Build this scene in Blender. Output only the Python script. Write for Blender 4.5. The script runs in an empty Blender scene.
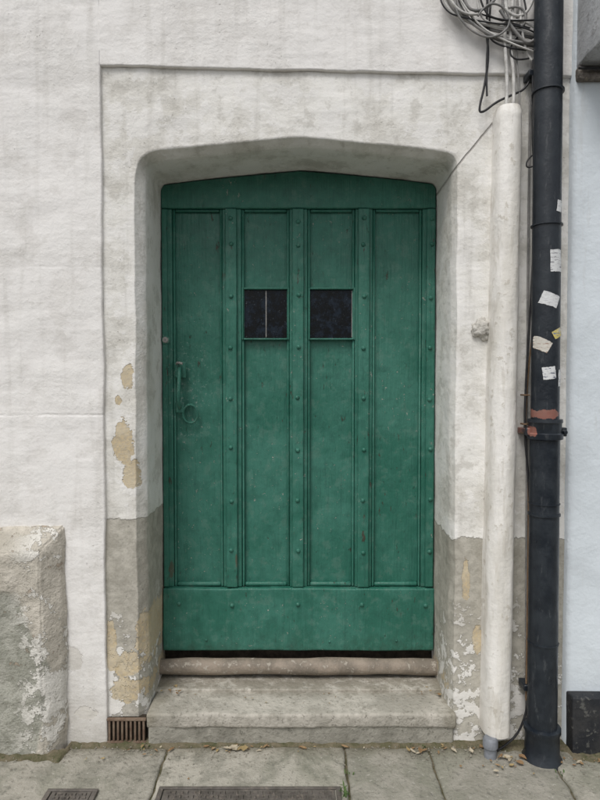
import bpy, bmesh, math, random
from mathutils import Vector, noise
random.seed(7)
D=2.4; PITCH=math.radians(1.7); F=600.0
H=1.464
def W(px,py,y):
    """real position on the plane at depth y for a measured bearing"""
    u=(px-300)/F; v=(400-py)/F
    dy=math.cos(PITCH)+v*math.sin(PITCH); dz=v*math.cos(PITCH)-math.sin(PITCH)
    t=(y+D)/dy
    return Vector((u*t,y,H+dz*t))
def X(px,y,py=400): return W(px,py,y).x
def Z(py,y): return W(300,py,y).z

sc=bpy.context.scene
# ------------------------------------------------------------ node helper
class M:
    def __init__(s,name,rough=.7,spec=.3):
        s.m=bpy.data.materials.new(name); s.m.use_nodes=True; s.nt=s.m.node_tree; s.cache={}
        s.b=s.nt.nodes['Principled BSDF']; s.b.inputs['Roughness'].default_value=rough
        s.b.inputs['Specular IOR Level'].default_value=spec
        g=s.nt.nodes.new('ShaderNodeNewGeometry'); s.P=g.outputs['Position']; s.N=g.outputs['Normal']
        sp=s.nt.nodes.new('ShaderNodeSeparateXYZ'); s.nt.links.new(s.P,sp.inputs[0])
        s.x,s.y,s.z=sp.outputs
    def st(s,i,v):
        if isinstance(v,bpy.types.NodeSocket): s.nt.links.new(v,i)
        else:
            if isinstance(v,tuple) and len(v)==3 and i.type=='RGBA': v=v+(1,)
            i.default_value=v
    def math(s,op,a,b=0.0,clamp=False):
        n=s.nt.nodes.new('ShaderNodeMath'); n.operation=op; n.use_clamp=clamp
        s.st(n.inputs[0],a); s.st(n.inputs[1],b); return n.outputs[0]
    def scl(s,v):
        n=s.nt.nodes.new('ShaderNodeVectorMath'); n.operation='MULTIPLY'
        s.st(n.inputs[0],s.P); n.inputs[1].default_value=v; return n.outputs[0]
    def edge(s,r):
        """worn-edge mask: how far a rounded normal departs from the true one"""
        b=s.nt.nodes.new('ShaderNodeBevel'); b.samples=4; b.inputs['Radius'].default_value=r
        d=s.nt.nodes.new('ShaderNodeVectorMath'); d.operation='DOT_PRODUCT'
        s.nt.links.new(b.outputs[0],d.inputs[0]); s.nt.links.new(s.N,d.inputs[1])
        return s.math('SUBTRACT',1.0,d.outputs['Value'])
    def noise(s,scale,detail=4,rough=.6,vec=None,dist=0.0):
        key=(scale,detail,rough)
        if vec is None and key in s.cache: return s.cache[key]
        n=s.nt.nodes.new('ShaderNodeTexNoise'); s.st(n.inputs['Vector'],vec or s.P)
        n.inputs['Scale'].default_value=scale; n.inputs['Detail'].default_value=detail
        n.inputs['Roughness'].default_value=rough; n.inputs['Distortion'].default_value=dist
        if vec is None: s.cache[key]=n.outputs[0]
        return n.outputs[0]
    def mr(s,v,a,b,c=0.0,d=1.0):
        n=s.nt.nodes.new('ShaderNodeMapRange'); n.interpolation_type='SMOOTHSTEP'
        for i,k in enumerate((v,a,b,c,d)): s.st(n.inputs[i],k)
        return n.outputs[0]
    def mix(s,f,a,b):
        n=s.nt.nodes.new('ShaderNodeMix'); n.data_type='RGBA'
        s.st(n.inputs['Factor'],f); s.st(n.inputs[6],a); s.st(n.inputs[7],b); return n.outputs[2]
    def ell(s,lst,k=.8,nz=None):
        """irregular patches: union of noisy ellipses (x,z,rx,rz)"""
        d=None
        for cx,cz,rx,rz in lst:
            a=s.math('DIVIDE',s.math('SUBTRACT',s.x,cx),rx); b=s.math('DIVIDE',s.math('SUBTRACT',s.z,cz),rz)
            e=s.math('SQRT',s.math('ADD',s.math('MULTIPLY',a,a),s.math('MULTIPLY',b,b)))
            d=e if d is None else s.math('MINIMUM',d,e)
        nn=s.math('MULTIPLY',s.math('SUBTRACT',nz if nz is not None else s.noise(16,4,.7),.5),k*2)
        return s.mr(s.math('ADD',d,nn),1.03,.96)
    def bump(s,h,dist=.01,strength=1.0):
        n=s.nt.nodes.new('ShaderNodeBump'); n.inputs['Strength'].default_value=strength
        n.inputs['Distance'].default_value=dist; s.st(n.inputs['Height'],h)
        s.nt.links.new(n.outputs[0],s.b.inputs['Normal'])
    def col(s,c): s.st(s.b.inputs['Base Color'],c)
    def rough(s,c): s.st(s.b.inputs['Roughness'],c)
    def add(s,*t):
        r=t[0]
        for q in t[1:]: r=s.math('ADD',r,q)
        return r
    def mul(s,a,b): return s.math('MULTIPLY',a,b)

# ------------------------------------------------------------ materials
def mat_wall(name,surround):
    m=M(name,.85,.2)
    n3=m.noise(2.6,3,.65); n7=m.noise(7,5,.72); n16=m.noise(19,4,.72); n60=m.noise(75,3,.7)
    if surround: a,b=(.79,.775,.735),(.64,.62,.57)
    else: a,b=(.805,.785,.76),(.73,.71,.68)
    c=m.mix(m.mr(n3,.40,.64),a,b)
    c=m.mix(m.mul(m.mr(n7,.50,.56),.6 if surround else .45),c,(.82,.805,.78))
    c=m.mix(m.mul(m.mr(n7,.47,.38),.55 if surround else .28),c,(.50,.48,.435) if surround else (.57,.545,.505))
    c=m.mix(m.mul(m.mr(n16,.57,.68),.35 if surround else .16),c,(.45,.43,.38))
    st=m.mr(m.noise(7,3,.6,m.scl((3,1,.18))),.52,.72)
    c=m.mix(m.mul(st,.30 if surround else .20),c,(.43,.41,.365))
    g=m.mr(m.math('ADD',m.z,m.mul(n7,.35)),.62,.12)
    c=m.mix(m.mul(g,.55),c,(.38,.355,.305))
    pm=m.mul(m.mr(n60,.655,.71),m.mr(n3,.48,.58))
    c=m.mix(m.mul(pm,.5),c,(.3,.28,.24))
    # brushed paint over trowelled render: smooth areas between rougher ones
    rg=m.mr(n3,.40,.60,.55,1.15)
    h=m.mul(m.add(m.mul(n16,.36),m.mul(n60,.12)),rg)
    h=m.add(h,m.mul(pm,-.22),m.mul(n7,.58),m.mul(m.noise(5,3,.5,m.scl((.7,1,2.1))),.75))
    rows=[(268,.16),(415,.40)] if not surround else [(268,.08)]
    for r,k in rows:
        zz=m.math('ABSOLUTE',m.math('SUBTRACT',m.math('ADD',m.z,m.mul(n3,.03)),Z(r,0)+.015))
        ln=m.mul(m.mr(zz,.010,.0),m.mr(n7,.40,.56))
        h=m.add(h,m.mul(ln,-.5*k))
    if surround:
        v=m.math('ADD',m.z,m.mul(m.math('SUBTRACT',n16,.5),.035))
        lo=m.mul(m.mr(v,Z(519,0)+.003,Z(519,0)-.003),m.mr(m.x,-.4,-.401))
        ro=m.mul(m.mr(m.math('ADD',v,m.mul(m.math('SUBTRACT',n7,.5),.08)),Z(538,0)+.003,Z(538,0)-.003),m.mr(m.x,.4,.401))
        low=m.math('MAXIMUM',lo,ro)
        isl=m.mul(m.mr(m.math('ADD',m.math('ADD',m.mul(n7,.6),m.mul(n16,.45)),m.mul(m.z,-.18)),.492,.507),low)
        isl=m.mul(isl,m.mr(m.z,.74,.35))
        gc=m.mix(m.mr(n16,.38,.62),(.49,.465,.405),(.37,.35,.30))
        gc=m.mix(m.mul(m.mr(n7,.42,.58),.35),gc,(.30,.28,.235))
        gc=m.mix(m.mul(m.mr(n60,.55,.7),.4),gc,(.22,.21,.18))
        c=m.mix(low,c,gc); c=m.mix(isl,c,(.72,.70,.66))
        och=m.ell([(X(124,0,455),Z(443,0),.042,.088),(X(131,0,470),Z(474,0),.036,.064),(X(127,0,375),Z(376,0),.024,.055),(X(118,0),Z(400,0),.012,.018),
                   (X(123,0,660),Z(664,0),.100,.050),(X(146,0,640),Z(640,0),.04,.10),(X(128,0,690),Z(690,0),.080,.050),(X(110,0,560),Z(640,0),.02,.08),
                   (X(150,0,560),Z(590,0),.012,.08),(X(466,0,560),Z(580,0),.016,.08),(X(478,0,600),Z(640,0),.020,.06),(X(446,0,600),Z(690,0),.02,.06)],1.3,m.math('ADD',m.mul(n16,.8),m.mul(n7,.2)))
        oc=m.mix(m.mr(n60,.35,.62),(.56,.455,.29),(.46,.395,.29))
        oc=m.mix(m.mul(m.mr(n7,.45,.55),.5),oc,(.60,.53,.40))
        c=m.mix(och,c,oc)
        h=m.add(h,m.mul(low,-.30),m.mul(isl,.25),m.mul(och,-.5))
        p0=W(443,184,0); p1=W(499,116,0); dd=(p1-p0).normalized(); nx,nz=-dd.z,dd.x
        dist=m.math('ABSOLUTE',m.add(m.mul(m.math('SUBTRACT',m.x,p0.x),nx),m.mul(m.math('SUBTRACT',m.z,p0.z),nz),m.mul(m.math('SUBTRACT',n16,.5),.008)))
        seg=m.mul(m.mul(m.mr(m.x,p0.x-.002,p0.x+.002),m.mr(m.x,p1.x+.02,p1.x)),m.mul(m.mr(dist,.006,.001),m.mr(m.z,p0.z-.06,p0.z-.02)))
        c=m.mix(m.mul(seg,.65),c,(.24,.22,.2)); h=m.add(h,m.mul(seg,-.6))
    else:
        sc_=m.ell([(X(75,0,655),Z(655,0),.03,.05),(X(88,0,700),Z(712,0),.04,.03)],1.3,n16)
        c=m.mix(m.mul(sc_,.5),c,(.56,.53,.47)); h=m.add(h,m.mul(sc_,-.2))
    m.col(c); m.bump(h,.013,.72); return m.m
def mat_green():
    m=M('green_door_paint',.46,.38)
    n5=m.noise(4.5,4,.68); n20=m.noise(20,4,.7); n60=m.noise(60,4,.75)
    gr=m.noise(30,4,.68,m.scl((2.2,1,.12)))
    c=m.mix(m.mr(n5,.38,.64),(.024,.128,.090),(.040,.165,.122))
    c=m.mix(m.mul(m.mr(n20,.5,.66),.40),c,(.020,.095,.070))
    c=m.mix(m.mul(m.mr(gr,.56,.72),.22),c,(.065,.205,.16))
    c=m.mix(m.mul(m.mr(gr,.44,.33),.32),c,(.013,.075,.056))
    ed=m.mul(m.mr(m.edge(.0045),.02,.22),m.mr(n20,.42,.60))
    c=m.mix(m.mul(ed,.50),c,(.13,.29,.235))
    ew=m.mul(m.mr(m.edge(.0030),.04,.25),m.mr(n60,.56,.62))
    c=m.mix(m.mul(ew,.75),c,(.33,.38,.33))
    ch=m.mul(m.mr(n60,.640,.660),m.mr(n5,.47,.58))
    c=m.mix(ch,c,(.32,.36,.31))
    ch2=m.mul(m.mr(m.noise(38,4,.72,m.scl((1.6,1,.4))),.645,.665),m.mr(n5,.54,.44))
    c=m.mix(ch2,c,(.055,.05,.035))
    lowd=m.mul(m.mr(m.math('ADD',m.z,m.mul(n5,.20)),.46,.30),m.mr(n20,.40,.56))
    c=m.mix(m.mul(lowd,.45),c,(.045,.085,.06))
    rr=m.ell([(X(170,.3),Z(570,.3),.010,.04),(X(236,.3),Z(560,.3),.004,.03)],1.3,n60)
    c=m.mix(m.mul(rr,.7),c,(.09,.07,.045))
    sf=m.mul(m.ell([(X(186,.3),Z(395,.3),.10,.22),(X(166,.3),Z(350,.3),.04,.15)],1.6,n20),m.mr(n60,.56,.64))
    c=m.mix(m.mul(sf,.6),c,(.20,.30,.26))
    c=m.mix(m.mul(m.mr(n20,.47,.36),.16),c,(.18,.26,.22))
    m.col(c)
    m.rough(m.mr(n5,.3,.7,.34,.62))
    h=m.add(m.mul(gr,.65),m.mul(n20,.45),m.mul(m.noise(9,3,.6),.75),m.mul(n60,.15),m.mul(ch,-.35),m.mul(ch2,-.45))
    m.bump(h,.007,.9); return m.m
def mat_simple(name,a,b,scale=12,rough=.7,spec=.3,bs=40,bd=.004,speck=None):
    m=M(name,rough,spec); n0=m.noise(bs,4,.7)
    c=m.mix(m.mr(m.noise(scale,4,.7),.35,.65),a,b)
    if speck: c=m.mix(m.mul(m.mr(n0,.56,.64),.7),c,speck)
    m.col(c); m.bump(m.add(n0,m.mul(m.noise(bs/5,3),1.2)),bd,.8); return m.m
def mat_step():
    m=M('worn_step_stone',.87,.2); n5=m.noise(5,4,.72); n16=m.noise(17,4,.72); n60=m.noise(60,3,.7)
    c=m.mix(m.mr(n5,.38,.62),(.48,.45,.395),(.34,.32,.275))
    c=m.mix(m.mul(m.mr(n16,.52,.64),.5),c,(.25,.235,.195))
    c=m.mix(m.mul(m.mr(n60,.58,.66),.6),c,(.15,.14,.115))
    # dirt lying at the back and in the corners of the tread
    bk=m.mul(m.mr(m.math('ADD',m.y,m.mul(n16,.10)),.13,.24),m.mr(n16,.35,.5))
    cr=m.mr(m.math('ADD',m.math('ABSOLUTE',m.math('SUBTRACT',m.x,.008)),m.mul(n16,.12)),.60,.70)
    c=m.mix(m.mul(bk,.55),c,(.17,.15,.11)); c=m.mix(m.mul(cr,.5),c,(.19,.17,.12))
    m.col(c); m.bump(m.add(m.mul(n16,1.0),m.mul(n60,.4),m.mul(n5,1.2)),.010,.85); return m.m
def mat_stoneblock():
    m=M('weathered_render_stone',.9,.15)
    n6=m.noise(6,5,.74); n16=m.noise(17,5,.7); n70=m.noise(70,3,.7)
    c=m.mix(m.mr(n6,.38,.62),(.56,.52,.45),(.42,.39,.33))
    low=m.ell([(X(-5,-.09,680),Z(690,-.09),.20,.40)],.22,m.noise(4,3))
    c=m.mix(low,c,m.mix(m.mr(n16,.4,.62),(.38,.375,.325),(.28,.28,.235)))
    w=m.mul(m.mr(n6,.53,.545),m.mr(m.x,-1.17,-1.0))
    c=m.mix(w,c,(.66,.64,.59))
    rs=m.mr(n16,.62,.66); c=m.mix(m.mul(rs,.5),c,(.38,.28,.2))
    sp=m.mr(n70,.58,.68); c=m.mix(m.mul(sp,.5),c,(.2,.19,.15))
    m.col(c); m.bump(m.add(m.mul(n16,1.2),m.mul(n70,.3),m.mul(low,-.4),m.mul(w,.3),m.mul(rs,-.3)),.014,.9)
    return m.m
def mat_paving():
    m=M('york_stone_paving',.85,.25)
    oi=m.nt.nodes.new('ShaderNodeAttribute'); oi.attribute_name='tone'; oi.attribute_type='GEOMETRY'
    t=oi.outputs['Fac']; n6=m.noise(6,5,.72); n45=m.noise(45,4,.72)
    a=m.mix(t,(.29,.275,.235),(.41,.385,.33))
    c=m.mix(m.mr(n6,.42,.60),a,(.25,.24,.20))
    c=m.mix(m.mul(m.mr(m.noise(2.6,3,.7),.5,.64),.45),c,(.19,.195,.145))
    c=m.mix(m.mul(m.mr(n6,.60,.68),.6),c,(.15,.145,.12))
    c=m.mix(m.mul(m.mr(n45,.55,.66),.6),c,(.13,.125,.105))
    c=m.mix(m.mul(m.mr(n45,.40,.32),.5),c,(.50,.48,.43))
    # soil washed out along the foot of the wall
    f=m.mul(m.mr(m.math('ADD',m.y,m.mul(n6,.10)),-.07,.03),.6)
    c=m.mix(f,c,(.14,.13,.09))
    m.col(c); m.bump(m.add(n45,m.mul(n6,1.8)),.007,.9); return m.m
def mat_glass():
    m=M('dusty_dark_glass',.12,.16); n=m.noise(22,5,.75)
    c=m.mix(m.mul(m.mr(n,.44,.66),.75),(.002,.003,.004),(.018,.028,.044))
    c=m.mix(m.mul(m.mr(m.noise(130,3,.7),.65,.71),.5),c,(.16,.18,.2))
    m.col(c); m.rough(m.mr(n,.3,.7,.06,.4)); m.bump(m.noise(14,2),.004,.3); return m.m
def mat_pipe():
    m=M('black_pipe_paint',.38,.42); n=m.noise(9,4,.7); n30=m.noise(34,4,.72)
    c=m.mix(m.mr(n,.38,.66),(.011,.015,.021),(.021,.027,.034))
    c=m.mix(m.mul(m.mr(m.noise(30,4,.75,m.scl((1.5,1.5,.4))),.58,.68),.4),c,(.09,.095,.10))
    r=m.ell([(X(547,-.15),Z(414,-.15),.07,.017),(X(535,-.15),Z(432,-.15),.012,.02)],1.0,n30)
    c=m.mix(r,c,m.mix(n30,(.32,.10,.07),(.18,.13,.11)))
    m.col(c); m.rough(m.mr(n,.3,.7,.26,.5)); m.bump(m.add(m.mul(n30,.6),m.mul(n,1.3)),.003,.7); return m.m
def mat_casing():
    m=M('white_painted_casing',.6,.35); n14=m.noise(11,4,.72,m.scl((2,1,.3))); n20=m.noise(24,4,.7)
    c=m.mix(m.mr(m.noise(5,3,.7,m.scl((2,1,.4))),.4,.62),(.79,.77,.73),(.68,.655,.60))
    c=m.mix(m.mul(m.mr(n14,.53,.64),.45),c,(.50,.465,.40))
    c=m.mix(m.mul(m.mr(n20,.60,.65),.5),c,(.42,.38,.31))
    g=m.mr(m.math('ADD',m.z,m.mul(n20,.3)),.50,.1); c=m.mix(m.mul(g,.5),c,(.45,.41,.34))
    m.col(c); m.bump(m.add(m.mul(n20,.5),m.mul(n14,.6),m.mul(m.noise(5,3),1.5),m.mul(m.noise(80,2),.12)),.009,.7); return m.m
def mat_neigh():
    m=M('pale_blue_render',.8,.25)
    c=m.mix(m.mr(m.noise(2.5,4,.65),.38,.66),(.68,.735,.775),(.61,.66,.695))
    c=m.mix(m.mul(m.mr(m.noise(8,4,.7,m.scl((2,1,.3))),.55,.7),.25),c,(.5,.5,.48))
    m.col(c); m.bump(m.add(m.noise(12,3),m.mul(m.noise(80,2),.25)),.007,.7); return m.m
WALL=mat_wall('white_render',False); SUR=mat_wall('old_white_surround',True); GREEN=mat_green()
STONE=mat_stoneblock(); PAV=mat_paving(); GLASS=mat_glass(); PIPE=mat_pipe(); CAS=mat_casing(); NEI=mat_neigh()
STEP=mat_step()
RISER=mat_simple('shaded_riser_stone',(.33,.315,.27),(.23,.22,.185),9,.9,.2,45,.009,(.14,.135,.11))  # darker than the worn tread: shade on the step front put into the colour
BAR=mat_simple('old_sill_paint',(.29,.24,.19),(.17,.145,.115),10,.6,.3,40,.006,(.42,.38,.32))
DARK=mat_simple('dark_gap',(.022,.018,.014),(.05,.04,.03),20,.95,.1)
DIRT=mat_simple('moss_and_dirt',(.10,.095,.055),(.17,.145,.10),22,.95,.1,60,.01,(.055,.065,.028))
ASPH=mat_simple('asphalt',(.05,.05,.05),(.065,.063,.06),8,.9,.2,120,.006)
KERB=mat_simple('granite_kerb',(.30,.29,.28),(.22,.22,.21),9,.8,.2)
IRON=mat_simple('cast_iron',(.085,.075,.065),(.14,.125,.11),14,.6,.4,60,.003,(.2,.17,.14))
TERRA=mat_simple('rusty_vent',(.13,.085,.06),(.20,.15,.11),22,.85,.2)
BLK=mat_simple('black_cable',(.014,.014,.016),(.025,.025,.027),20,.5,.4)
WHC=mat_simple('painted_cable',(.66,.65,.62),(.42,.41,.39),18,.6,.3,60,.003)
GRC=mat_simple('grey_cable',(.28,.27,.26),(.17,.17,.165),18,.6,.3)
BRC=mat_simple('brown_cable',(.16,.10,.06),(.22,.15,.09),18,.6,.3)
STEEL=mat_simple('dull_steel',(.35,.34,.32),(.22,.21,.2),30,.4,.5)
PLINTH=mat_simple('black_plinth_paint',(.016,.018,.022),(.035,.035,.036),9,.6,.3,30,.006,(.12,.12,.11))
CORN=mat_simple('grey_cornice_paint',(.52,.535,.55),(.42,.43,.44),6,.8,.2,30,.005,(.28,.28,.28))
UNDER=mat_simple('brick_soffit',(.26,.235,.21),(.13,.115,.10),30,.9,.1,30,.015,(.34,.30,.24))
BODY=mat_simple('building_plaster',(.55,.54,.5),(.45,.44,.4),3,.9,.1)
SLATE=mat_simple('roof_slate',(.10,.10,.11),(.14,.14,.15),5,.8,.2)

# ------------------------------------------------------------ mesh helpers
def empty(name):
    e=bpy.data.objects.new(name,None); sc.collection.objects.link(e); return e
def obj(name,verts,faces,mat,parent=None,smooth=False,mats=None,mi=None):
    me=bpy.data.meshes.new(name); me.from_pydata([tuple(v) for v in verts],[],faces); me.update()
    for m_ in (mats or [mat]): me.materials.append(m_)
    if mi:
        for p,k in zip(me.polygons,mi): p.material_index=k
    if smooth:
        for p in me.polygons: p.use_smooth=True
    o=bpy.data.objects.new(name,me); sc.collection.objects.link(o)
    if parent: o.parent=parent
    return o
def bevel(o,w=.004,seg=2,angle=40):
    b=o.modifiers.new('bevel','BEVEL'); b.width=w; b.segments=seg; b.limit_method='ANGLE'; b.angle_limit=math.radians(angle)
    for p in o.data.polygons: p.use_smooth=True
    if hasattr(o.data,'set_sharp_from_angle'): o.data.set_sharp_from_angle(angle=math.radians(50))
    return o
def box(name,x0,x1,y0,y1,z0,z1,mat,parent=None,bv=.004):
    v=[(x,y,z) for x in (x0,x1) for y in (y0,y1) for z in (z0,z1)]
    f=[(0,1,3,2),(4,6,7,5),(0,4,5,1),(2,3,7,6),(0,2,6,4),(1,5,7,3)]
    o=obj(name,v,f,mat,parent)
    if bv: bevel(o,bv)
    return o
def rough_box(name,x0,x1,y0,y1,z0,z1,mat,parent=None,bv=.01,cuts=.03,amp=.004,seed=0):
    """bevelled box with enough faces to be knocked about by noise"""
    o=box(name,x0,x1,y0,y1,z0,z1,mat,parent,0)
    bm=bmesh.new(); bm.from_mesh(o.data)
    bmesh.ops.bevel(bm,geom=bm.edges[:],offset=bv,segments=3,profile=.6,affect='EDGES')
    for ax in range(3):
        lo,hi=((x0,x1),(y0,y1),(z0,z1))[ax]
        n=int((hi-lo)/cuts)
        for i in range(1,n):
            co=[0,0,0]; no=[0,0,0]; co[ax]=lo+(hi-lo)*i/n; no[ax]=1
            bmesh.ops.bisect_plane(bm,geom=bm.verts[:]+bm.edges[:]+bm.faces[:],plane_co=co,plane_no=no)
    for v in bm.verts:
        p=v.co*7+Vector((seed,0,0)); q=v.co*28+Vector((0,seed,0))
        v.co+=Vector([noise.noise(p+Vector((k*9,0,0)))*amp+noise.noise(q+Vector((k*5,0,0)))*amp*.4 for k in range(3)])
    for f in bm.faces: f.smooth=True
    bm.to_mesh(o.data); bm.free(); return o
def prism(name,pts,y0,y1,mat,parent=None,bv=.004):
    n=len(pts); v=[(p[0],y0,p[1]) for p in pts]+[(p[0],y1,p[1]) for p in pts]
    f=[tuple(range(n)),tuple(range(2*n-1,n-1,-1))]+[(i,i+n,(i+1)%n+n,(i+1)%n) for i in range(n)]
    o=obj(name,v,f,mat,parent)
    if bv: bevel(o,bv)
    return o
def tube(name,pts,r,mat,parent=None,cyc=False):
    c=bpy.data.curves.new(name,'CURVE'); c.dimensions='3D'; c.bevel_depth=r; c.bevel_resolution=3; c.resolution_u=8; c.use_fill_caps=True
    s=c.splines.new('NURBS'); s.points.add(len(pts)-1)
    for q,p in zip(s.points,pts): q.co=(*p,1)
    s.order_u=3; s.use_endpoint_u=not cyc; s.use_cyclic_u=cyc
    c.materials.append(mat); o=bpy.data.objects.new(name,c); sc.collection.objects.link(o)
    if parent: o.parent=parent
    return o
def lathe(name,prof,mat,parent=None,seg=40,loc0=None,loc1=None,squash=1):
    v=[];f=[]
    for t,r in prof:
        c=loc0.lerp(loc1,t)
        for i in range(seg):
            a=2*math.pi*i/seg; v.append((c.x+r*math.cos(a),c.y+r*squash*math.sin(a),c.z))
    for k in range(len(prof)-1):
        for i in range(seg):
            j=(i+1)%seg; f.append((k*seg+i,k*seg+j,(k+1)*seg+j,(k+1)*seg+i))
    f.append(tuple(range(seg))); f.append(tuple((len(prof)-1)*seg+i for i in range(seg)))
    o=obj(name,v,f,mat,parent,True)
    o.data.set_sharp_from_angle(angle=math.radians(40)); return o
def dsp(x,z):
    return .006*noise.noise(Vector((x*2.2,3.1,z*2.2)))+.0035*noise.noise(Vector((x*8,1.7,z*8)))+.0011*noise.noise(Vector((x*27,7.7,z*27)))

# ------------------------------------------------------------ white wall
wall=empty('white_rendered_wall')
XR=X(566,0)
O0=[(134,720),(134,195),(134.5,173),(139,160),(152,150.5),(200,146),(250,141.5),(300,137),(350,141.5),(400,146),(440,150.5),(453,154),(457,163),(457.5,195),(457.5,720)]
O2=[(160,640),(160,206),(160,197),(160.2,189),(163.5,183.5),(200,179),(250,174),(300,169.5),(350,173.5),(400,178.5),(433,182.5),(436.8,188),(437,197),(437,206),(437,640)]
DY=.30
def conv(l,y):
    q=[W(a,b,y) for a,b in l]; q=[(p.x,p.z) for p in q]
    q[0]=(q[1][0],-.02); q[-1]=(q[-2][0],-.02); return q
o0=conv(O0,0); o2=conv(O2,DY)
zt=lambda x: Z(67,0)+(x-X(100,0,67))*(Z(76,0)-Z(67,0))/(X(500,0,67)-X(100,0,67))
xl=X(101,0,67)
zc=lambda r: Z(r,0)
R=[(xl,-.02),(xl,zc(205)),(xl,zc(160)),(xl,zc(110)),(xl,zt(xl))]+[(xl+(XR-xl)*t,zt(xl+(XR-xl)*t)) for t in (.12,.25,.38,.52,.66)]+[(XR,zt(XR)),(XR,zc(110)),(XR,zc(160)),(XR,zc(205)),(XR,-.02)]
cnt=[90,4,4,4,8,10,10,10,10,8,4,4,4,90]
def resamp(l):
    out=[]
    for i,n in enumerate(cnt):
        a,b=l[i],l[i+1]
        for k in range(n): t=k/n; out.append((a[0]+(b[0]-a[0])*t,a[1]+(b[1]-a[1])*t))
    out.append(l[-1]); return out
r0,rO,r2=resamp(R),resamp(o0),resamp(o2)
def smooth(l,k=2):
    for _ in range(k):
        l=[l[0]]+[((l[i-1][0]+2*l[i][0]+l[i+1][0])/4,(l[i-1][1]+2*l[i][1]+l[i+1][1])/4) for i in range(1,len(l)-1)]+[l[-1]]
    return l
rO=smooth(rO,3); r2s=smooth(r2,1)
rings=[]
NR=34
for k in range(NR):
    t=k/(NR-1); rings.append([(a[0]+(b[0]-a[0])*t,0,a[1]+(b[1]-a[1])*t) for a,b in zip(r0,rO)])
for t,y in ((.06,.003),(.35,.016),(.65,.030),(.94,.044),(1,.052)):
    rings.append([(a[0]+(b[0]-a[0])*t,y,a[1]+(b[1]-a[1])*t) for a,b in zip(rO,r2s)])
for y in (.08,.11,.14,.17,.20,.23,.26,.29,.32,.36,.42):
    rings.append([(a[0],y,a[1]) for a in r2s])
V=[];Fc=[];n=len(r0)
for ri,rg in enumerate(rings):
    for (x,y,z) in rg:
        p=Vector((x*5,y*5,z*5)); q=p*5
        w=1 if ri>NR-3 else 0
        V.append((x+w*(.004*noise.noise(p+Vector((9,0,0)))+.002*noise.noise(q)), y+dsp(x,z), z+w*(.003*noise.noise(p+Vector((0,9,0)))+.0015*noise.noise(q+Vector((0,4,0))))))
for k in range(len(rings)-1):
    for i in range(n-1): Fc.append((k*n+i,k*n+i+1,(k+1)*n+i+1,(k+1)*n+i))
obj('door_surround',V,Fc,SUR,wall,True)
PY=-.015
def frange(a,b,s):
    m_=max(1,round((b-a)/s)); return [a+(b-a)*i/m_ for i in range(m_+1)]
zl=zt(xl)
zrows=frange(-.02,zl,.025)+frange(zl,3.3,.025)[1:]+frange(3.3,6,.3)[1:]
xs=frange(-5,-1.5,.35)+frange(-1.5,xl,.022)[1:]
V=[];Fc=[];nz=len(zrows)
def wob(z): return .004*noise.noise(Vector((5.5,z*4,0)))+.002*noise.noise(Vector((5.5,z*20,0)))
xs=xs[:-1]+[xl-.006,xl]
cols=[(x,0) for x in xs]+[(xl+.0015,.003),(xl+.002,.028)]
for x,dy in cols:
    for z in zrows:
        if z>zl+1e-6 and dy: xx,dd=xl,0
        else: xx,dd=x,dy
        ex=wob(z) if x>=xl-.007 and z<zl+.001 else 0
        V.append((xx+ex,PY+dd+dsp(x,z),z))
for i in range(len(cols)-1):
    for j in range(nz-1): Fc.append((i*nz+j,(i+1)*nz+j,(i+1)*nz+j+1,i*nz+j+1))
obj('outer_face',V,Fc,WALL,wall,True)
xs2=frange(xl,XR,.022); tz=[z-zl for z in zrows if z>=zl-1e-6]; tz=[0,.005]+tz[1:]
V=[];Fc=[]
for x in xs2:
    wb=wob(x*1.3+9)
    col_=[(zt(x)+wb-.002,.028),(zt(x)+wb-.0015,.003)]+[(zt(x)*(1-min(t/.6,1))+zl*min(t/.6,1)+t+(wb if t<.02 else 0),0) for t in tz]
    for z,dd in col_: V.append((x,PY+dd+dsp(x,z),z))
m2=len(tz)+2
for i in range(len(xs2)-1):
    for j in range(m2-1): Fc.append((i*m2+j,(i+1)*m2+j,(i+1)*m2+j+1,i*m2+j+1))
obj('upper_face',V,Fc,WALL,wall,True)
box('building_body',-5,XR-.005,.44,5,-.02,6,BODY,wall,0)
box('eaves',-5.1,XR-.002,-.25,5.2,6.0,6.12,BODY,wall,.01)
obj('roof',[(-5.1,-.3,6.125),(XR,-.3,6.125),(XR,2.4,7.7),(-5.1,2.4,7.7),(-5.1,5.2,6.125),(XR,5.2,6.125)],[(0,1,2,3),(3,2,5,4),(0,3,4),(1,5,2)],SLATE,wall)
lp=W(483,329,-.005)
bm=bmesh.new(); bmesh.ops.create_icosphere(bm,subdivisions=4,radius=1)
for v in bm.verts:
    k=1+.45*noise.noise(v.co*1.8+Vector((4,0,0)))+.30*noise.noise(v.co*5)
    v.co=Vector((v.co.x*k*.040,v.co.y*k*.022,v.co.z*k*.040))+lp
me=bpy.data.meshes.new('stone_lump'); bm.to_mesh(me); bm.free()
for p in me.polygons: p.use_smooth=True
me.materials.append(mat_simple('lump_stone',(.66,.64,.59),(.46,.44,.40),30,.9,.1,60,.008))
lo=bpy.data.objects.new('stone_lump',me); sc.collection.objects.link(lo); lo.parent=wall

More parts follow.
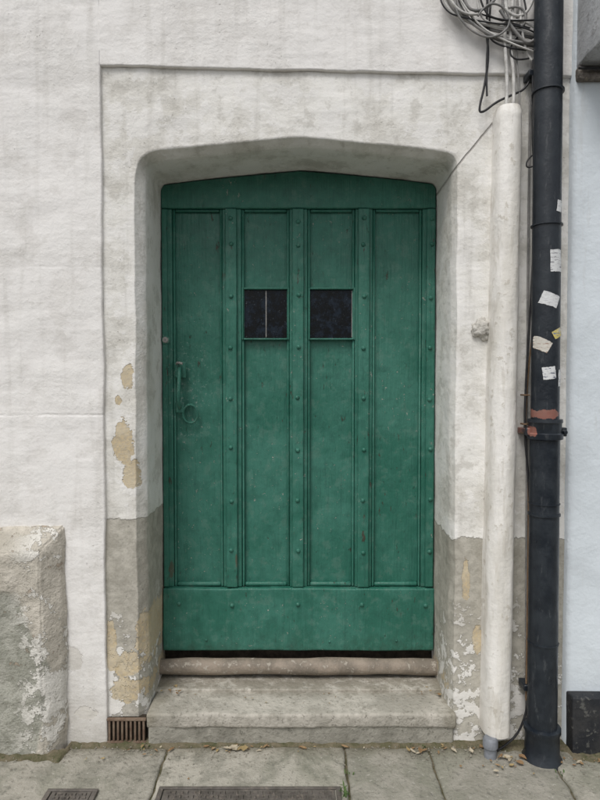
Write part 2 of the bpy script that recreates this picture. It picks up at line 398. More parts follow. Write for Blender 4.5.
# ------------------------------------------------------------ buttress block at left
by=-.097
xw=X(67,PY,640); xf=X(41,by,640); ztb=Z(526,PY); ztf=Z(553,by); xL=-1.9
bm=bmesh.new()
vs=[bm.verts.new(p) for p in [(xL,PY+.03,-.02),(xw,PY+.03,-.02),(xw,PY+.03,ztb),(xL,PY+.03,ztb),(xL,by,-.02),(xf+.012,by,-.02),(xf,by,ztf),(xL,by,ztf),
                               (xw,PY-.015,-.02),(xw,PY-.015,ztb),(xL,PY-.015,ztb)]]
for f in [(4,5,6,7),(5,8,9,6),(7,6,9,10),(8,1,2,9),(10,9,2,3)]: bm.faces.new([vs[i] for i in f])
eds=[e for e in bm.edges if len(e.link_faces)==2]
bmesh.ops.bevel(bm,geom=eds,offset=.007,segments=3,affect='EDGES')
for ax,lo_,hi_ in ((0,xL,xw),(2,-.02,ztb)):
    nn=int((hi_-lo_)/.015)
    for i in range(1,nn):
        co=[0,0,0];no=[0,0,0];co[ax]=lo_+(hi_-lo_)*i/nn;no[ax]=1
        bmesh.ops.bisect_plane(bm,geom=bm.verts[:]+bm.edges[:]+bm.faces[:],plane_co=co,plane_no=no)
for v in bm.verts:
    for k in range(3): v.co[k]+=.010*noise.noise(v.co*5+Vector((k*9,0,0)))+.006*noise.noise(v.co*19+Vector((k*9,0,0)))+.002*noise.noise(v.co*60+Vector((k*9,0,0)))
for f in bm.faces: f.smooth=True
me=bpy.data.meshes.new('stone_buttress'); bm.to_mesh(me); bm.free(); me.materials.append(STONE)
sc.collection.objects.link(bpy.data.objects.new('stone_buttress',me))

# ------------------------------------------------------------ step and sill
stp=empty('stone_doorstep')
zs=Z(714,-.022)
rough_box('step_riser',X(149,0,713),X(453,0,713),-.018,.34,-.02,zs-.020,RISER,stp,.008,.03,.005,3)
rough_box('step_slab',X(148,0,713),X(455,0,713),-.024,.34,zs-.058,zs,STEP,stp,.011,.025,.005,5)
rough_box('inner_tread',o2[0][0]-.02,o2[-1][0]+.02,.15,.40,zs-.02,zs+.011,STEP,stp,.006,.03,.004,8)
zb=Z(666,.265)
sill=empty('door_sill_bar')
V=[];Fc=[];seg=20;xsb=frange(o2[0][0]-.012,o2[-1][0]+.012,.03)
for x in xsb:
    rr=.035+.0035*noise.noise(Vector((x*4,0,0)))
    cz=zb+.005*noise.noise(Vector((x*2.5,4,0)))
    for i in range(seg):
        a=2*math.pi*i/seg; k=rr*(1+.08*noise.noise(Vector((x*9,math.cos(a)*2,math.sin(a)*2))))
        V.append((x,.262+k*math.cos(a),cz+k*math.sin(a)))
for k in range(len(xsb)-1):
    for i in range(seg): Fc.append((k*seg+i,k*seg+(i+1)%seg,(k+1)*seg+(i+1)%seg,(k+1)*seg+i))
obj('round_bar',V,Fc,BAR,sill,True)
box('dark_board',o2[0][0]-.01,o2[-1][0]+.01,.345,.40,.08,.30,DARK,sill,0)

# ------------------------------------------------------------ green door
door=empty('green_wooden_door')
dx=lambda px:X(px,DY); dz=lambda py:Z(py,DY)
xa,xb=o2[1][0]+.003,o2[-2][0]-.003
arch=[p for p in resamp(o2)[90:-90]]
arch=[(min(max(a,xa),xb),b-.004) for a,b in arch]
zbot=dz(650); zrail=dz(588); ztop=dz(208)
leaf=[(xa,zbot)]+arch+[(xb,zbot)]
prism('backing_boards',leaf,DY+.036,DY+.05,GREEN,door,0)
prism('top_rail',[(xa,ztop)]+arch[0:]+[(xb,ztop)],DY+.004,DY+.035,GREEN,door,.005)
ST=[(None,172.5),(222.5,241.5),(289.5,307.5),(355,372.5),(422,None)]
for i,(a,b) in enumerate(ST):
    x0=xa if a is None else dx(a); x1=xb if b is None else dx(b)
    box(f'stile_{i+1}',x0,x1,DY+.010,DY+.035,zrail+.001,ztop-.001,GREEN,door,.005)
for i,px in enumerate((231.5,298,363.5)):
    rough_box(f'cover_strip_{i+1}',dx(px)-.025,dx(px)+.025,DY-.005,DY+.0095,zrail+.004,ztop-.003,GREEN,door,.005,.04,.0016,i*3)
box('cover_strip_4',dx(430.5)-.021,xb-.002,DY-.005,DY+.0095,zrail+.004,ztop-.003,GREEN,door,.006)
box('cover_strip_0',xa+.002,dx(168),DY-.001,DY+.0095,zrail+.004,ztop-.003,GREEN,door,.005)
rough_box('bottom_rail',xa,xb,DY-.010,DY+.035,zbot,zrail,GREEN,door,.008,.03,.003,4)
PN=[(172.5,222.5),(241.5,289.5),(307.5,355),(372.5,422)]
for i,(a,b) in enumerate(PN):
    x0,x1,z0,z1=dx(a),dx(b),zrail,ztop; w=.012
    zz0=zrail+.0015
    for nm,q in (('l',(x0+.0005,x0+w,zz0,z1-.001)),('r',(x1-w,x1-.0005,zz0,z1-.001)),('t',(x0+w+.0005,x1-w-.0005,z1-w,z1-.001)),('b',(x0+w+.0005,x1-w-.0005,zz0,zz0+w*1.6))):
        box(f'moulding_{i+1}_{nm}',q[0],q[1],DY+.016,DY+.038,q[2],q[3],GREEN,door,.007)
for i,(a,b) in enumerate(((243.5,287.5),(310,353.5))):
    x0,x1,z0,z1=dx(a),dx(b),dz(338),dz(289); w=.008
    box(f'glass_{i+1}',x0,x1,DY+.026,DY+.0355,z0,z1,GLASS,door,0)
    for nm,q in (('l',(x0-w,x0,z0-w,z1+w)),('r',(x1,x1+w,z0-w,z1+w)),('t',(x0,x1,z1,z1+w)),('b',(x0,x1,z0-w,z0))):
        box(f'glazing_bead_{i+1}_{nm}',q[0],q[1],DY+.008,DY+.0365,q[2],q[3],GREEN,door,.003)
xm=dx(266); box('lead_bar',xm-.0022,xm+.0022,DY+.020,DY+.0258,dz(337),dz(290),STEEL,door,.001)
box('glass_putty',dx(351.8),dx(353),DY+.0215,DY+.0258,dz(337),dz(290),STEEL,door,.0005)
# studs
V=[];Fc=[]
def stud(px,py,r=.0102,y=DY-.005):
    c=Vector((dx(px)+random.uniform(-.004,.004),y,dz(py+random.uniform(-2,2)))); b0=len(V); sg=12
    for k in range(4):
        ph=k/4*math.pi/2
        for i in range(sg):
            a=2*math.pi*i/sg; V.append((c.x+r*math.cos(ph)*math.cos(a),c.y-r*.9*math.sin(ph),c.z+r*math.cos(ph)*math.sin(a)))
    V.append((c.x,c.y-r*.9,c.z))
    for k in range(3):
        for i in range(sg): Fc.append((b0+k*sg+i,b0+k*sg+(i+1)%sg,b0+(k+1)*sg+(i+1)%sg,b0+(k+1)*sg+i))
    for i in range(sg): Fc.append((b0+3*sg+i,b0+3*sg+(i+1)%sg,b0+4*sg))
for px in (231.5,298,363.5,430):
    for py in (220,246,297,348,399,449,500,551): stud(px,py)
for px in (178,231,298,363,426): stud(px,603,y=DY-.010)
for px in (205,330,398): stud(px,640,.006,y=DY-.010)
obj('iron_studs',V,Fc,GREEN,door,True)
# handle set
hy=DY+.010
box('handle_plate_top',dx(175),dx(186),hy-.012,hy+.001,dz(378),dz(362),GREEN,door,.004)
box('handle_plate_low',dx(176),dx(184),hy-.012,hy+.001,dz(413),dz(402),GREEN,door,.004)
tube('pull_handle',[(dx(180.5),hy-.008,dz(366)),(dx(181),hy-.045,dz(371)),(dx(181),hy-.055,dz(385)),(dx(180),hy-.052,dz(398)),(dx(180),hy-.03,dz(407)),(dx(180),hy-.004,dz(408))],.0085,GREEN,door)
tube('thumb_latch',[(dx(177),hy-.006,dz(364)),(dx(178),hy-.035,dz(362)),(dx(184),hy-.045,dz(364))],.006,STEEL,door)
cx,cz=dx(190),dz(414)
tube('ring_handle',[(cx+.034*math.cos(a),DY+.006-.006*math.sin(a),cz+.042*math.sin(a)) for a in [2*math.pi*i/14 for i in range(14)]],.0050,GREEN,door,True)
tube('ring_staple',[(dx(187),DY+.028,dz(405)),(dx(188),DY-.004,dz(405)),(dx(190),DY-.004,dz(405)),(dx(191),DY+.028,dz(405))],.006,GREEN,door)
def disc(name,x,y,z,r,d,mat,parent):
    vv=[(x+r*math.cos(2*math.pi*i/20),yy,z+r*math.sin(2*math.pi*i/20)) for yy in (y,y-d) for i in range(20)]
    ff=[tuple(range(20)),tuple(range(20,40))]+[(i,(i+1)%20,20+(i+1)%20,20+i) for i in range(20)]
    return bevel(obj(name,vv,ff,mat,parent),.002)
disc('lock_rim',dx(166),DY-.001,dz(340),.018,.006,GREEN,door)
disc('lock_cylinder',dx(166),DY-.007,dz(340),.012,.005,STEEL,door)
box('lock_keyhole',dx(166)-.001,dx(166)+.001,DY-.0127,DY-.0115,dz(341),dz(339),DARK,door,0)

# ------------------------------------------------------------ air brick
vent=empty('air_brick')
vx0,vx1,vz0,vz1=X(109,0,725),X(146,0,725),Z(741,0),Z(717,0)
box('vent_back',vx0,vx1,-.004,.02,vz0,vz1,DARK,vent,0)
nb=9
for i in range(nb):
    xx=vx0+.006+(vx1-vx0-.012)*i/(nb-1); box(f'bar_{i+1}',xx-.0042,xx+.0042,-.016,-.0045,vz0+.008,vz1-.008,TERRA,vent,.0015)
box('frame_top',vx0-.004,vx1+.004,-.018,-.0045,vz1-.0078,vz1+.002,TERRA,vent,.002)
box('frame_low',vx0-.004,vx1+.004,-.018,-.0045,vz0,vz0+.0078,TERRA,vent,.002)

# ------------------------------------------------------------ white pipe casing
cas=empty('white_pipe_casing')
pt=W(512.5,103,-.09); pb=W(499.5,738,-.09)
V=[];Fc=[];prof=[]
sg=22
for i in range(sg+1):
    a=math.pi*i/sg; prof.append((-math.cos(a),-(math.sin(a)**.6)))
zz=frange(0,1,.010)
for t in zz:
    c=pb.lerp(pt,t); hw=.054+.004*noise.noise(Vector((0,t*6,2)))-(.006*t); dp=.10
    if t>.995: hw*=.88; dp*=.9
    V.append((c.x-hw,.03,c.z)) 
    for a,b in prof:
        nnn=.004*noise.noise(Vector((a*1.5,c.z*5,b)))+.0014*noise.noise(Vector((a*4,c.z*14,b)))
        V.append((c.x+a*hw+nnn,-.03+b*(dp-.03)*1.0+nnn,c.z))
    V.append((c.x+hw,.03,c.z))
w_=sg+3
for k in range(len(zz)-1):
    for i in range(w_-1): Fc.append((k*w_+i,k*w_+i+1,(k+1)*w_+i+1,(k+1)*w_+i))
Fc.append(tuple(range(w_))); Fc.append(tuple((len(zz)-1)*w_+i for i in range(w_)))
obj('casing_body',V,Fc,CAS,cas,True).data.set_sharp_from_angle(angle=math.radians(50))

# ------------------------------------------------------------ drainpipe
dp_=empty('black_drainpipe')
YC=-.095; RP=.056
ptop=W(552,0,YC-.03); ptop.y=YC; pbt=W(545,760,YC-.03); pbt.y=YC
def pz(z):
    t=(z-pbt.z)/(ptop.z-pbt.z); return Vector((pbt.x+(ptop.x-pbt.x)*t,YC,z))
zz_=lambda r:Z(r,YC-RP)
def pipeseg(name,z0,z1,prof): lathe(name,prof,PIPE,dp_,44,pz(z0),pz(z1))
zc1=zz_(440); zc2=zz_(420)
pipeseg('lower_pipe',.05,zc1+.01,[(0,RP-.001),(1,RP-.001)])
pipeseg('upper_pipe',zc1,5.9,[(0,RP-.004),(1,RP-.004)])
pipeseg('socket',zc1-.004,zc2,[(0,RP+.001),(.05,RP+.010),(.30,RP+.011),(.36,RP+.005),(.8,RP+.005),(.86,RP+.009),(1,RP+.008),(1.0,RP-.003)])
for i,(r,hh,e) in enumerate(((517,.010,.0035),(506,.004,.002),(85,.008,.003),(222,.006,.0025),(648,.006,.002))):
    z0=zz_(r); pipeseg(f'joint_ring_{i+1}',z0-hh/2,z0+hh/2,[(0,RP-.002),(.1,RP+e),(.9,RP+e),(1,RP-.002)])
pipeseg('shoe',-.015,zz_(733),[(0,RP+.020),(.12,RP+.018),(.2,RP+.009),(.8,RP+.008),(.86,RP+.013),(.97,RP+.013),(1,RP-.002)])
zz=(zc1+zc2)/2-.012; c=pz(zz)
box('bracket_ear_right',c.x+RP-.002,c.x+RP+.022,YC-.02,YC+.012,zz-.016,zz+.018,PIPE,dp_,.004)
box('bracket_ear_left',c.x-RP-.020,c.x-RP+.002,YC-.012,YC+.012,zz-.014,zz+.016,PIPE,dp_,.004)
box('bracket_arm',c.x-RP-.015,c.x+RP+.016,YC+.0125,.02,zz-.012,zz+.012,PIPE,dp_,.003)
disc('bracket_bolt',c.x+RP+.011,YC-.021,zz+.001,.008,.012,PIPE,dp_)
for r in (60,700):
    z0=zz_(r); c=pz(z0); box(f'wall_strap_{r}',c.x-RP-.004,c.x+RP+.004,YC+.03,.0,z0-.012,z0+.012,PIPE,dp_,.003)
def stick(i,px,row,w,h,rot,a,b,ink):
    m=M(f'sticker_paper_{i}',.5,.4)
    cc=m.mix(m.mr(m.noise(70,3,.7,m.scl((.5,.5,2.2))),.56,.6),a,ink); cc=m.mix(m.mul(m.mr(m.noise(40,5,.75),.52,.66),.6),cc,b)
    m.col(cc); m.bump(m.noise(60,3),.003,.6)
    z0=Z(row,YC-RP); x0=W(px,row,YC-RP).x; V=[];Fc=[]; nx,nz_=12,8
    k=.0039; ca,sa=math.cos(rot),math.sin(rot)
    for u in range(nx+1):
        for v in range(nz_+1):
            a_=(u/nx-.5)*w*k; b_=(v/nz_-.5)*h*k
            eg=.0022*noise.noise(Vector((u*1.3,v*1.7,i)))
            X_=x0+a_*ca-b_*sa+eg; Z_=z0+a_*sa+b_*ca+eg
            c0=pz(Z_).x; rr=RP+.0012 if Z_<zc1 else RP-.0022
            d=max(-.98,min(.98,(X_-c0)/rr)); V.append((c0+d*rr,YC-math.sqrt(1-d*d)*rr,Z_))
    for u in range(nx):
        for v in range(nz_): q=u*(nz_+1)+v; Fc.append((q,q+nz_+1,q+nz_+2,q+1))
    obj(f'sticker_{i}',V,Fc,m.m,dp_,True)
Wt=(.66,.67,.67);Wg=(.42,.42,.42)
stick(1,557,260,12,21,.03,Wt,Wg,(.22,.22,.24)); stick(2,551,299,17,12,-.35,Wt,Wg,(.5,.5,.52)); stick(3,543,344,16,11,-.5,(.58,.55,.49),Wg,(.35,.25,.2))
stick(4,550,373,12,12,.12,Wt,Wg,(.15,.16,.2)); stick(5,559,333,11,8,.5,(.60,.50,.16),Wt,(.08,.16,.35)); stick(6,563,378,6,16,0,Wt,Wg,(.4,.4,.4))
stick(7,561,205,6,11,-.1,Wt,Wg,(.4,.4,.4))

# ------------------------------------------------------------ cables
cab=empty('wall_cables')
def cable(name,pts,r,mat,y=-.035):
    q=[W(p[0],p[1],p[2] if len(p)>2 else y) for p in pts]
    tube(name,q,r,mat,cab)
cable('black_drop_1',[(486,-60),(488,0),(486,30),(489,55),(485,85),(478,112),(484,112),(496,102),(512,95),(528,88),(534,70)],.0045,BLK,-.04)
cable('black_drop_2',[(493,-60),(491,0),(488,40),(486,70),(487,96)],.0038,BLK,-.045)
for i,(o,mt,r) in enumerate(((0,GRC,.006),(5,WHC,.005),(11,GRC,.0045),(-5,WHC,.006),(16,BLK,.0035),(8,GRC,.0055),(-9,BLK,.003))):
    cable(f'bundle_{i+1}',[(432+i*4,-40),(446+o,-5+o*.3),(455+o,14+o*.2),(472+o,24+o*.7),(495,31+o*.8),(518,34+o),(540,40+o*.6),(556,52+o*.5,-.02)],r,mt,-.038-.004*i)
for i,(pts,mt,r) in enumerate((([(498,-30),(502,5),(515,18),(530,12),(536,-10)],WHC,.006),([(505,-30),(500,12),(512,30),(528,24),(522,4),(508,8)],GRC,.0045),
    ([(470,-40),(462,-5),(470,12),(490,8),(500,-8)],GRC,.0055),([(475,-30),(480,10),(500,22),(535,20)],BLK,.0035),([(520,-30),(519,10),(524,45),(530,60),(536,64)],WHC,.005),
    ([(448,-20),(462,6),(490,18),(530,28)],BLK,.003),([(450,-20),(470,20),(505,42),(535,52)],WHC,.0035),
    ([(455,-30),(452,6),(468,30),(492,40),(512,26),(505,6),(486,2),(478,16)],GRC,.004),([(515,-30),(528,6),(524,30),(508,48),(514,62),(530,58)],BLK,.0035),
    ([(480,-30),(474,8),(492,28),(520,16),(538,30)],WHC,.0045),([(500,10),(520,40),(532,44),(540,34)],GRC,.006),([(440,-20),(450,2),(466,16),(478,14)],WHC,.005))):
    cable(f'loop_{i+1}',pts,r,mt,-.05-.006*(i%4))
cable('white_drop_1',[(503,-60),(507,0),(504,40),(508,80),(506,110)],.0065,WHC,-.05)
cable('white_drop_2',[(511,-60),(514,0),(509,40),(515,80),(513,110)],.0065,WHC,-.045)
cable('white_drop_3',[(520,-60),(518,0),(515,50),(520,90),(519,108)],.004,GRC,-.04)
cable('pipe_cable_black',[(533,60),(532,150),(536,165),(535,220),(531,300),(527,360),(524,430),(528,470),(531,520),(529,600),(530,660),(529,702),(520,732),(506,745),(495,752),(490,758)],.0045,BLK,-.06)
cable('pipe_cable_brown',[(534,325),(530,352),(526,400),(525,445),(529,480),(528,560),(527,640),(526,700)],.0036,BRC,-.05)
cable('pipe_cable_grey',[(530,100),(528,250),(527,420),(526,600),(526,740)],.004,GRC,-.02)
cable('curl',[(534,154),(526,160),(527,170),(535,165)],.003,BLK,-.06)
for i,r in enumerate((395,424,433)):
    p=W(526,r,-.055); box(f'cable_tie_{i+1}',p.x-.014,p.x+.012,-.065,-.03,p.z-.003,p.z+.003,BRC,cab,.001)
cp=W(491,765,-.10)
lathe('grey_conduit_stub',[(0,.024),(.55,.024),(.56,.029),(.9,.029),(1,.022)],mat_simple('grey_plastic',(.22,.235,.26),(.15,.16,.175),15,.5,.4),cab,24,Vector((cp.x,-.09,-.01)),Vector((cp.x,-.09,.075)))

# ------------------------------------------------------------ neighbour
ng=empty('neighbouring_house')
V=[];Fc=[];xs3=[XR+.001]+frange(XR+.03,2.2,.03)+frange(2.2,6,.4)[1:]; zr=frange(-.02,3.3,.04)+frange(3.3,6.6,.4)[1:]
V=[(XR+.001,.3,z) for z in zr]
for x in xs3:
    for z in zr: V.append((x,-.028+dsp(x+3,z),z))
for i in range(len(xs3)):
    for j in range(len(zr)-1): q=i*len(zr)+j; Fc.append((q,q+len(zr),q+len(zr)+1,q+1))
obj('rendered_front',V,Fc,NEI,ng,True)
rough_box('black_plinth',XR+.004,6,-.085,0,-.02,Z(698,-.085),PLINTH,ng,.008,.06,.003,2)
zu=Z(68,-.03)
rough_box('jetty_ledge',XR+.012,6,-.25,0,zu,zu+.45,CORN,ng,.008,.06,.003,5)
rough_box('brick_course',XR+.006,6,-.055,0,zu-.05,zu-.003,UNDER,ng,.006,.02,.008,6)
tube('eaves_cable',[(XR+.0,-.07,zu-.02),(XR+.1,-.075,zu-.028),(XR+.4,-.07,zu-.02),(XR+1.5,-.07,zu-.025)],.005,BLK,ng)
box('house_body',XR+.01,6,.31,5,-.02,6.6,BODY,ng,0)
obj('roof',[(XR,-.3,6.6),(6,-.3,6.6),(6,2.5,8),(XR,2.5,8),(XR,5.2,6.6),(6,5.2,6.6)],[(0,1,2,3),(3,2,5,4),(0,3,4),(1,5,2)],SLATE,ng)

# ------------------------------------------------------------ ground
obj('road',[(-120,-120,-.125),(120,-120,-.125),(120,120,-.125),(-120,120,-.125)],[(0,1,2,3)],ASPH)
pv=empty('pavement')
box('bedding',-6,6,-2.0,.45,-.124,-.012,DIRT,pv,0)
KX=frange(-6,6,.9)
for i in range(len(KX)-1): rough_box(f'kerb_{i+1}',KX[i]+.003,KX[i+1]-.003,-2.15,-2.003,-.124,.0,KERB,pv,.012,.1,.002,i)
bm=bmesh.new(); tl=bm.faces.layers.float.new('tone')
def slab(x0,x1,y0,y1,tone,dz0=0):
    g=.0045; st_=.015 if (y1>-.1 and abs(x0)<1.6) else .05
    nx=max(2,int((x1-x0)/st_)); ny=max(2,int((y1-y0)/st_)); tilt=random.uniform(-.004,.004); t2=random.uniform(-.004,.004)
    grid={}
    us=[0,.008/(x1-x0)]+[i/nx for i in range(2,nx-1)]+[1-.008/(x1-x0),1]
    vs_=[0,.008/(y1-y0)]+[i/ny for i in range(2,ny-1)]+[1-.008/(y1-y0),1]
    for i,u in enumerate(us):
        for j,v in enumerate(vs_):
            e=(i in(0,len(us)-1)) or (j in(0,len(vs_)-1))
            x=x0+g+(x1-x0-2*g)*u; y=y0+g+(y1-y0-2*g)*v
            if e or i in (1,len(us)-2) or j in (1,len(vs_)-2):
                x+=.006*noise.noise(Vector((x*14,y*14,1)))+.003*noise.noise(Vector((x*50,y*50,1))); y+=.006*noise.noise(Vector((x*14,y*14,5)))+.003*noise.noise(Vector((x*50,y*50,6)))
            z=dz0+tilt*(u-.5)+t2*(v-.5)+.0025*noise.noise(Vector((x*6,y*6,2)))+.0012*noise.noise(Vector((x*22,y*22,2)))-(.004 if e else 0)
            grid[i,j]=bm.verts.new((x,y,z))
    L,K=len(us),len(vs_)
    fs=[]
    for i in range(L-1):
        for j in range(K-1): fs.append(bm.faces.new((grid[i,j],grid[i+1,j],grid[i+1,j+1],grid[i,j+1])))
    per=[(i,0) for i in range(L)]+[(L-1,j) for j in range(1,K)]+[(i,K-1) for i in range(L-2,-1,-1)]+[(0,j) for j in range(K-2,0,-1)]
    lowv=[bm.verts.new(grid[p].co+Vector((0,0,-.03))) for p in per]
    for a in range(len(per)):
        b=(a+1)%len(per); fs.append(bm.faces.new((grid[per[a]],lowv[a],lowv[b],grid[per[b]])))
    for f in fs: f[tl]=tone; f.smooth=True
j1=[-6,-5.1,-4.3,-3.4,-2.6,-1.75,-1.22,(168-300)*.00401,(344-300)*.00401,(428-300)*.00401,(543-300)*.00401,1.55,2.4,3.3,4.2,5.1,6]
rows_=[(-.63,-.028,j1)]
yy=-.63
while yy>-1.99:
    y2=max(yy-random.uniform(.42,.6),-2.0)
    if y2<-1.85: y2=-2.0
    xx=-6; js=[-6]
    while xx<6: xx+=random.uniform(.5,1.0); js.append(min(xx,6))
    if js[-1]-js[-2]<.1: js.pop(-2)
    rows_.append((y2,yy,js)); yy=y2
tl0=iter([.3,.5,.2,.6,.4,.3,.5,.95,.35,.15,.8,.4,.5,.3,.6,.4])
for k,(a,b,js) in enumerate(rows_):
    for i in range(len(js)-1):
        tone=next(tl0) if k==0 else random.random()
        slab(js[i],js[i+1],a,b,tone,random.uniform(-.003,.001))
me=bpy.data.meshes.new('paving_slabs'); bm.to_mesh(me); bm.free(); me.materials.append(PAV)
o=bpy.data.objects.new('paving_slabs',me); sc.collection.objects.link(o); o.parent=pv
def cover(name,x0,x1,y0,y1,step):
    e=empty(name)
    box('frame_back',x0,x1,y1-.012,y1,-.02,.008,IRON,e,.002); box('frame_front',x0,x1,y0,y0+.012,-.02,.008,IRON,e,.002)
    box('frame_left',x0,x0+.018,y0+.0125,y1-.0125,-.02,.008,IRON,e,.002); box('frame_right',x1-.018,x1,y0+.0125,y1-.0125,-.02,.008,IRON,e,.002)
    box('plate',x0+.021,x1-.021,y0+.014,y1-.014,-.02,.005,IRON,e,.001)
    V=[];Fc=[]
    nx=int((x1-x0-.05)/step); ny=int((y1-y0-.03)/step)
    for i in range(nx):
        for j in range(ny):
            cx=x0+.025+step*(i+.5)+((x1-x0-.05)-nx*step)/2; cy=y0+.015+step*(j+.5)+((y1-y0-.03)-ny*step)/2
            a,b=(.42,.16) if (i+j)%2 else (.16,.42); b0=len(V)
            for zz,k in ((.005,1),(.0105,.75)):
                for sx,sy in ((-1,-1),(1,-1),(1,1),(-1,1)): V.append((cx+sx*a*step*k,cy+sy*b*step*k,zz))
            Fc+= [(b0+4,b0+5,b0+6,b0+7)]+[(b0+q,b0+(q+1)%4,b0+4+(q+1)%4,b0+4+q) for q in range(4)]
    obj('tread_pattern',V,Fc,IRON,e)
cover('manhole_cover',X(158,-.3,792)*1.0,X(341,-.3,792),-.85,-.278,.022)
cover('stopcock_cover',X(47,-.3,794),X(98,-.3,794),-.46,-.290,.018)
# dirt drift along the wall foot
V=[];Fc=[];xs4=frange(-1.3,1.5,.010)
for x in xs4:
    base=PY if x<xl else (-.015)
    if x<xw+.01: base=by
    if x>XR: base=-.085
    wd=.022+.03*max(0,noise.noise(Vector((x*6,0,3))))+.022*noise.noise(Vector((x*25,0,3)))
    if x>.75: wd+=.03
    hh=.008+.010*noise.noise(Vector((x*18,2,3)))
    for k,(dy,z) in enumerate(((.03,hh+.004),(-.002,hh),(-wd*.4,hh*.75),(-wd*.8,.001),(-wd,-.013))):
        V.append((x,base+dy+.005*noise.noise(Vector((x*40,k,1))),z+.004*noise.noise(Vector((x*60,k,8)))))
for i in range(len(xs4)-1):
    for k in range(4): Fc.append((i*5+k,(i+1)*5+k,(i+1)*5+k+1,i*5+k+1))
obj('dirt_and_moss',V,Fc,DIRT,None,True)
# leaves + grit
LM=[mat_simple('leaf_brown',(.20,.12,.06),(.28,.19,.10),30,.7),mat_simple('leaf_ochre',(.36,.27,.13),(.30,.23,.12),30,.7),mat_simple('leaf_pale',(.46,.41,.31),(.36,.31,.23),30,.7),mat_simple('grit',(.34,.32,.27),(.20,.18,.14),40,.9)]
V=[];Fc=[];mi=[]
def leaf(x,y,z,s,m):
    b0=len(V); a=random.uniform(0,6.28); ca,sa=math.cos(a),math.sin(a); cu=random.uniform(-.5,.9); tw=random.uniform(-.6,.6); wk=random.uniform(.5,1.3); fo=random.uniform(.1,.7)
    for i,u in enumerate((-1,-.55,0,.5,1)):
        w=(0.06,.42,.55,.38,.04)[i]*wk*random.uniform(.7,1.2)
        for k in (-1,0,1):
            lx=u*s; ly=k*w*s; lz=cu*s*.4*(u*u)+fo*s*abs(k)*w+tw*s*u*k*.3
            V.append((x+lx*ca-ly*sa,y+lx*sa+ly*ca,z+max(lz,-.001)+.003))
    for i in range(4):
        for k in range(2): q=b0+i*3+k; Fc.append((q,q+3,q+4,q+1)); mi.append(m)
clus=[(-.62,-.06,.06,.02,9),(-.28,-.05,.10,.012,12),(.0,-.05,.3,.012,14),(.55,-.055,.12,.02,16),(.80,-.13,.07,.04,26),(.72,-.18,.07,.03,5),(1.10,-.13,.08,.02,18),(-1.0,-.13,.2,.02,3),(.2,-.25,.7,.10,3)]
for cx,cy,sx,sy,nn in clus:
    for _ in range(nn):
        x=random.gauss(cx,sx); y=min(cy+.02,random.gauss(cy,sy)); leaf(x,y,random.uniform(.0,.006),random.choice((.004,.006,.008,.012,.018)),random.choice((0,0,1,2)))
for _ in range(6): leaf(random.gauss(-.28,.06),-.055,.006,random.uniform(.016,.024),random.choice((1,2)))
for _ in range(14): leaf(random.uniform(-.5,.5),random.uniform(.04,.13),zs+.002,random.uniform(.003,.007),random.choice((0,2)))
for _ in range(14): leaf(random.choice((-1,1))*random.uniform(.50,.60),random.uniform(.10,.20),zs+.010,random.uniform(.005,.012),random.choice((0,0,1)))
for _ in range(700):
    x=random.uniform(-1.25,1.45); y=-.01-abs(random.gauss(0,.06))-(.09 if x<xw or x>.95 else .02); s=random.uniform(.0015,.005); b0=len(V)
    z=.004
    for p in ((1,0,0),(-.5,.8,0),(-.5,-.8,0),(0,0,1.1)): V.append((x+p[0]*s*random.uniform(.7,1.3),y+p[1]*s*random.uniform(.7,1.3),z+p[2]*s-.003))
    Fc+=[(b0,b0+1,b0+3),(b0+1,b0+2,b0+3),(b0+2,b0,b0+3)]; mi+=[3,3,3]
obj('fallen_leaves',V,Fc,None,None,False,LM,mi)
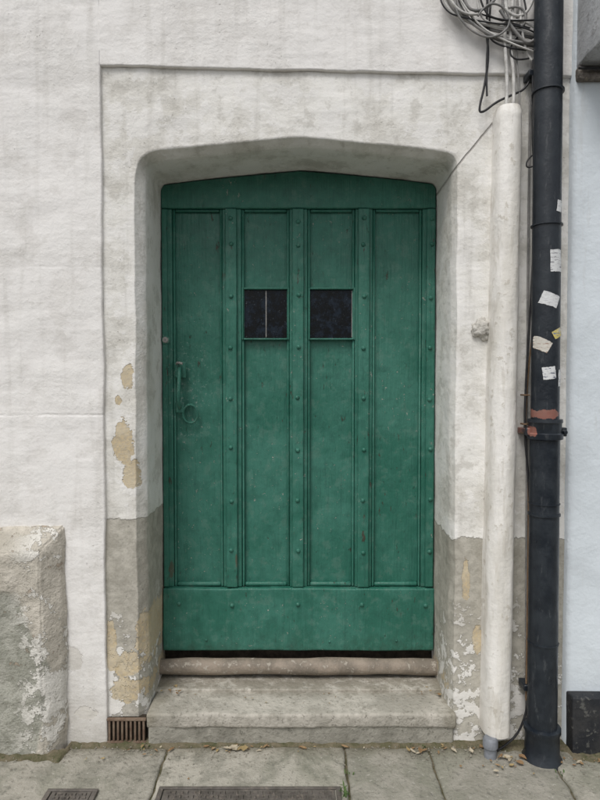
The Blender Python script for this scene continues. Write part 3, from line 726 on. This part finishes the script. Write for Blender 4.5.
# weeds
WM=mat_simple('weed_green',(.06,.11,.03),(.10,.15,.05),30,.6)
V=[];Fc=[]
for cx,cy,nn,hh in ((X(345,-.31,792),-.315,20,.028),((344-300)*.00401,-.2,6,.012),(-.62,-.035,10,.014),(.03,-.03,8,.012),(.5,-.04,8,.014),(.98,-.2,6,.014)):
    for _ in range(nn):
        a=random.uniform(0,6.28); l=hh*random.uniform(.5,1.2); x=cx+random.gauss(0,.008); y=cy+random.gauss(0,.012); b0=len(V)
        pts=[Vector((x,y,-.004)),Vector((x+math.cos(a)*l*.35,y+math.sin(a)*l*.35,l*.6)),Vector((x+math.cos(a)*l*.9,y+math.sin(a)*l*.9,l*.75))]
        sd=Vector((-math.sin(a),math.cos(a),0))*.0028
        V+= [pts[0]-sd*.5,pts[0]+sd*.5,pts[1]-sd,pts[1]+sd,pts[2]]
        Fc+=[(b0,b0+1,b0+3,b0+2),(b0+2,b0+3,b0+4)]
obj('pavement_weeds',V,Fc,WM)

# ------------------------------------------------------------ light, world, camera
w=bpy.data.worlds.new('World'); sc.world=w; w.use_nodes=True; nt=w.node_tree
bg=nt.nodes['Background']; sk=nt.nodes.new('ShaderNodeTexSky'); sk.sky_type='NISHITA'; sk.sun_disc=False
EL=math.radians(57); AZ=math.radians(206)
sk.sun_elevation=EL; sk.sun_rotation=AZ; sk.air_density=1.0; sk.dust_density=3.0
hs=nt.nodes.new('ShaderNodeHueSaturation'); hs.inputs['Saturation'].default_value=.18
nt.links.new(sk.outputs[0],hs.inputs['Color']); nt.links.new(hs.outputs[0],bg.inputs['Color']); bg.inputs['Strength'].default_value=.15
sd=bpy.data.lights.new('sun','SUN'); sd.energy=1.5; sd.angle=math.radians(22); sd.color=(1,.97,.94)
so=bpy.data.objects.new('sun',sd); sc.collection.objects.link(so)
dirn=Vector((math.sin(AZ)*math.cos(EL),math.cos(AZ)*math.cos(EL),math.sin(EL)))
so.rotation_euler=dirn.to_track_quat('Z','Y').to_euler()
cam=bpy.data.cameras.new('camera'); co=bpy.data.objects.new('camera',cam); sc.collection.objects.link(co)
cam.sensor_fit='VERTICAL'; cam.sensor_height=36; cam.sensor_width=27; cam.lens=27; cam.clip_end=500; cam.clip_start=.05
co.location=(0,-D,H); co.rotation_euler=(math.radians(90)-PITCH,0,0)
sc.camera=co
sc.view_settings.view_transform='Standard'; sc.view_settings.look='None'; sc.view_settings.exposure=0
